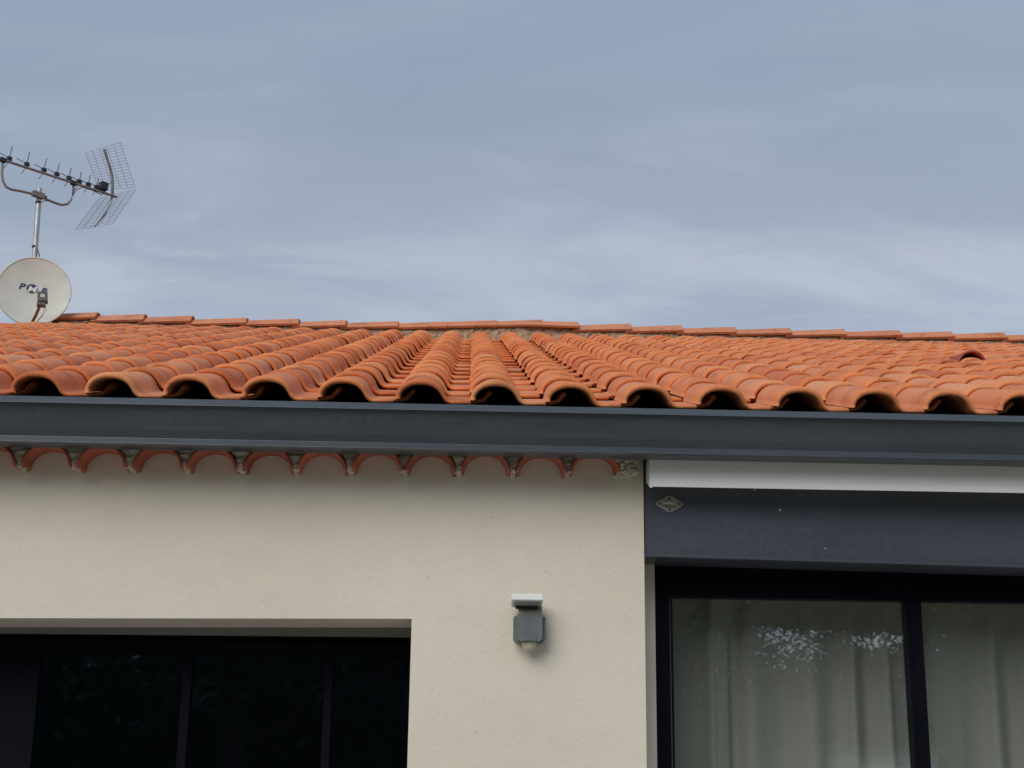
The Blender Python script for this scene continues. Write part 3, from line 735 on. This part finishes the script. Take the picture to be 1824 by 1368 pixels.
# curved bracket rising from the body
hx = 22*pu
br = MB()
cprof = [(-.064, 26.5*pu), (-.050, 30*pu), (-.043, 38*pu), (-.046, 44*pu), (-.054, 47*pu)]
poly = cprof+[(y+.012, z+.003) for y, z in cprof[::-1]]
br.prism_x(poly, -hx+2*pu, hx-2*pu, False)
br.prism_x([(-.060, 26*pu), (-.020, 26*pu), (-.012, 38*pu), (-.022, 52*pu), (-.062, 54*pu), (-.050, 44*pu), (-.046, 36*pu)], hx-3*pu, hx+.5*pu)
lpart(br, 'bracket', speckled('bracket_olive', (.36, .34, .27), (.42, .40, .32), 20, .5), bevel=.002)
hd = MB(); tiltv = Vector((0, math.cos(-.22), math.sin(-.22)))
fwd = Vector((0, -.95, .17)).normalized(); upv = Vector((0, .17, .95)).normalized()
hcc = Vector((-5.5*pu, -.076, 51.0*pu))
hd.obox(hcc, Vector((28*pu, 0, 0)), fwd*.040, upv*.0115)
head = lpart(hd, 'lamp_head', M_LAMPW, bevel=.003)
lpart(MB().obox(hcc-upv*.0128, Vector((24*pu, 0, 0)), fwd*.036, upv*.0012), 'lamp_glass', M_LAMPG, head)
lpart(MB().obox(hcc-upv*.0175-fwd*.024, Vector((20*pu, 0, 0)), fwd*.008, upv*.0035), 'black_strip', M_BLACK, head)  # plain black strip across the gap under the lamp head

# ------------------------------------------------------------------ diamond pad eye on the shutter box
pc = Vector(at(1192.5, 898, YW+.011)); pp = (at(1193, 898, YW)[0]-at(1192, 898, YW)[0])
pad = empty('pad_eye', pc, category='pad eye', label='diamond-shaped stainless eye plate screwed to the dark shutter box')
dia = [(-25, 0), (-22, 3.5), (-3.5, 14.2), (3.5, 14.2), (22, 3.5), (25, 0), (22, -3.5), (3.5, -14.2), (-3.5, -14.2), (-22, -3.5)]
plate = MB().prism_y([(a*pp, b_*pp) for a, b_ in dia[::-1]], -.0035, .0008).build('plate', M_STEEL, pad, .0008)
for a, b_ in ((-18.5, 0), (18.5, 0), (0, 9.8), (0, -10.2)):
    MB().tube([(a*pp, -.0025, b_*pp), (a*pp, -.0052, b_*pp)], 2.6*pp, 10).build('screw', mat('screw_dark', (.10, .09, .08), .5, .5)[0] if 'screw_dark' not in bpy.data.materials else bpy.data.materials['screw_dark'], plate)
MB().tube([(-12.5*pp, -.002, 0), (-12*pp, -.014, -.5*pp), (-7*pp, -.024, -1*pp), (0, -.027, -1*pp), (7*pp, -.024, -1*pp), (12*pp, -.014, -.5*pp), (12.5*pp, -.002, 0)], 2.6*pp, 8).build('eye', M_STEEL, pad)

# ------------------------------------------------------------------ garden behind the viewpoint, seen mirrored in the panes
def leaves(m, centre, rad, n, size, hole=None):
    cl_ = [(Vector(centre)+Vector((rng.normal(0, .42)*rad[0], rng.normal(0, .42)*rad[1], rng.normal(0, .42)*rad[2])), rng.uniform(.25, .5)) for _ in range(max(8, n//70))]
    for _ in range(n):
        c, r = cl_[rng.integers(len(cl_))]
        p = c+Vector(rng.normal(0, r*.6, 3))
        a = Vector(rng.normal(0, 1, 3)).normalized(); b_ = a.cross(Vector(rng.normal(0, 1, 3))).normalized(); s = size*rng.uniform(.6, 1.3)
        m.add([p-a*s, p+b_*s*.5, p+a*s, p-b_*s*.5], [(0, 1, 2, 3)])
def tree(x, y, h, r, n, label, m=M_LEAF):
    t = empty('tree', (x, y, 0), category='tree', label=label, group='garden trees reflected in the window')
    tr = MB().tube([(0, 0, 0), (.05, .03, h*.3), (-.04, .06, h*.55), (.02, 0, h*.8)], [.17, .13, .10, .03], 10)
    for k in range(6):
        a = k*1.05; z0 = h*(.32+.07*k); tr.tube([(0, 0, z0), (math.cos(a)*r*.4, math.sin(a)*r*.4, z0+h*.12), (math.cos(a)*r*.75, math.sin(a)*r*.75, z0+h*.2)], [.07, .045, .012], 7)
    tr.build('trunk', M_BARK, t)
    cr = MB(); leaves(cr, (0, 0, h*.62), (r, r, h*.33), n, .085); cr.build('crown', m, t); return t
tree(2.4, -9.6, 7.0, 2.0, 3600, 'leafy tree mirrored at the left of the right window pane')
tree(9.4, -9.5, 6.6, 2.6, 7000, 'dense tree mirrored to the right of the mullion in the right window')
tree(-3.0, -9.0, 6.0, 2.8, 7500, 'dense dark tree mirrored in the left window')
hg = MB()
for p in rng.uniform((-13, -12.5, 0.1), (16, -11.1, 6.6), (36000, 3)):
    gap = 3.5 < p[0] < 7.4 and 3.15 < p[2] < 3.98
    if gap: continue
    if rng.random() < (p[2]-5.8)*1.2: continue
    a = rng.normal(0, 1, 3); a /= np.linalg.norm(a); b_ = np.cross(a, rng.normal(0, 1, 3)); b_ /= np.linalg.norm(b_); s = .12*rng.uniform(.7, 1.3)
    hg.add([p-a*s, p+b_*s*.5, p+a*s, p-b_*s*.5], [(0, 1, 2, 3)])
for p in rng.uniform((3.3, -12.3, 3.1), (7.6, -11.3, 4.05), (17000, 3)):
    d1 = math.hypot((p[0]-4.9)/.80, (p[2]-3.86)/(.72 if p[2] < 3.86 else .4)); d2 = math.hypot((p[0]-6.25)/.75, (p[2]-3.82)/.30)
    if rng.random() < .86*max(0, 1-min(d1, d2)**2): continue
    a = rng.normal(0, 1, 3); a /= np.linalg.norm(a); b_ = np.cross(a, rng.normal(0, 1, 3)); b_ /= np.linalg.norm(b_); s = .046*rng.uniform(.6, 1.4)
    hg.add([p-a*s, p+b_*s*.5, p+a*s, p-b_*s*.5], [(0, 1, 2, 3)])
hedge = empty('hedge', (0, -11.8, 0), category='hedge', label='tall green hedge mirrored dimly across the window panes, specks of sky showing through')
o = hg.build('foliage', M_HEDGE); o.parent = hedge; o.matrix_parent_inverse = Matrix.Translation(-Vector(hedge.location))
core = MB().box(-13, 16, -12.0, -11.6, 0, 3.1).box(-13, 3.4, -12.0, -11.6, 3.101, 5.7).box(7.5, 16, -12.0, -11.6, 3.101, 5.7).box(3.401, 7.499, -12.0, -11.6, 4.0, 5.7).build('sky_blocker', M_HEDGE)  # solid boxes added among the leaves to block sky from the pane reflections
core.parent = hedge; core.matrix_parent_inverse = Matrix.Translation(-Vector(hedge.location))
# palm in front of the hedge
palm = empty('palm', (3.2, -7.0, 0), category='palm', label='pale green palm mirrored low in the left part of the right pane')
MB().tube([(0, 0, 0), (.03, 0, .6), (0, .02, 1.3)], [.14, .11, .10], 10).build('trunk', M_BARK, palm)
fr_ = MB()
for k in range(30):
    a = rng.uniform(0, 2*math.pi); e = rng.uniform(.35, 1.35); ln = rng.uniform(1.0, 1.45)
    d = Vector((math.cos(a)*math.cos(e), math.sin(a)*math.cos(e), math.sin(e))); pts = [Vector((0, 0, 1.28))+d*ln*t+Vector((0, 0, -.45*math.cos(e)*t*t*ln)) for t in (0, .25, .5, .75, 1)]
    fr_.tube(pts, [.012, .010, .008, .005, .002], 5)
    for t in np.linspace(.25, 1, 16):
        i = min(3, int(t*4)); p = pts[i].lerp(pts[i+1], t*4-i); side = d.cross(Vector((0, 0, 1))).normalized()
        for sg in (-1, 1):
            q = p+side*sg*.26*(1.15-t*.7)+d*.16+Vector((0, 0, -.04)); w_ = d*.014
            fr_.add([p-w_, p+w_, q], [(0, 1, 2)])
fr_.build('fronds', M_PALM, palm)
# small garden shed
shed = empty('garden_shed', (5.6, -10.2, 0), category='shed', label='low white garden shed mirrored at the bottom of the right window')
MB().box(-.75, .75, -.55, .55, 0, 2.12).build('wall', M_SHED, shed)
MB().box(-.83, .83, -.62, .62, 2.121, 2.2).build('roof', M_GREYTRIM, shed)
MB().box(-.35, .35, .552, .58, .05, 1.95).build('door', M_WHITE, shed)
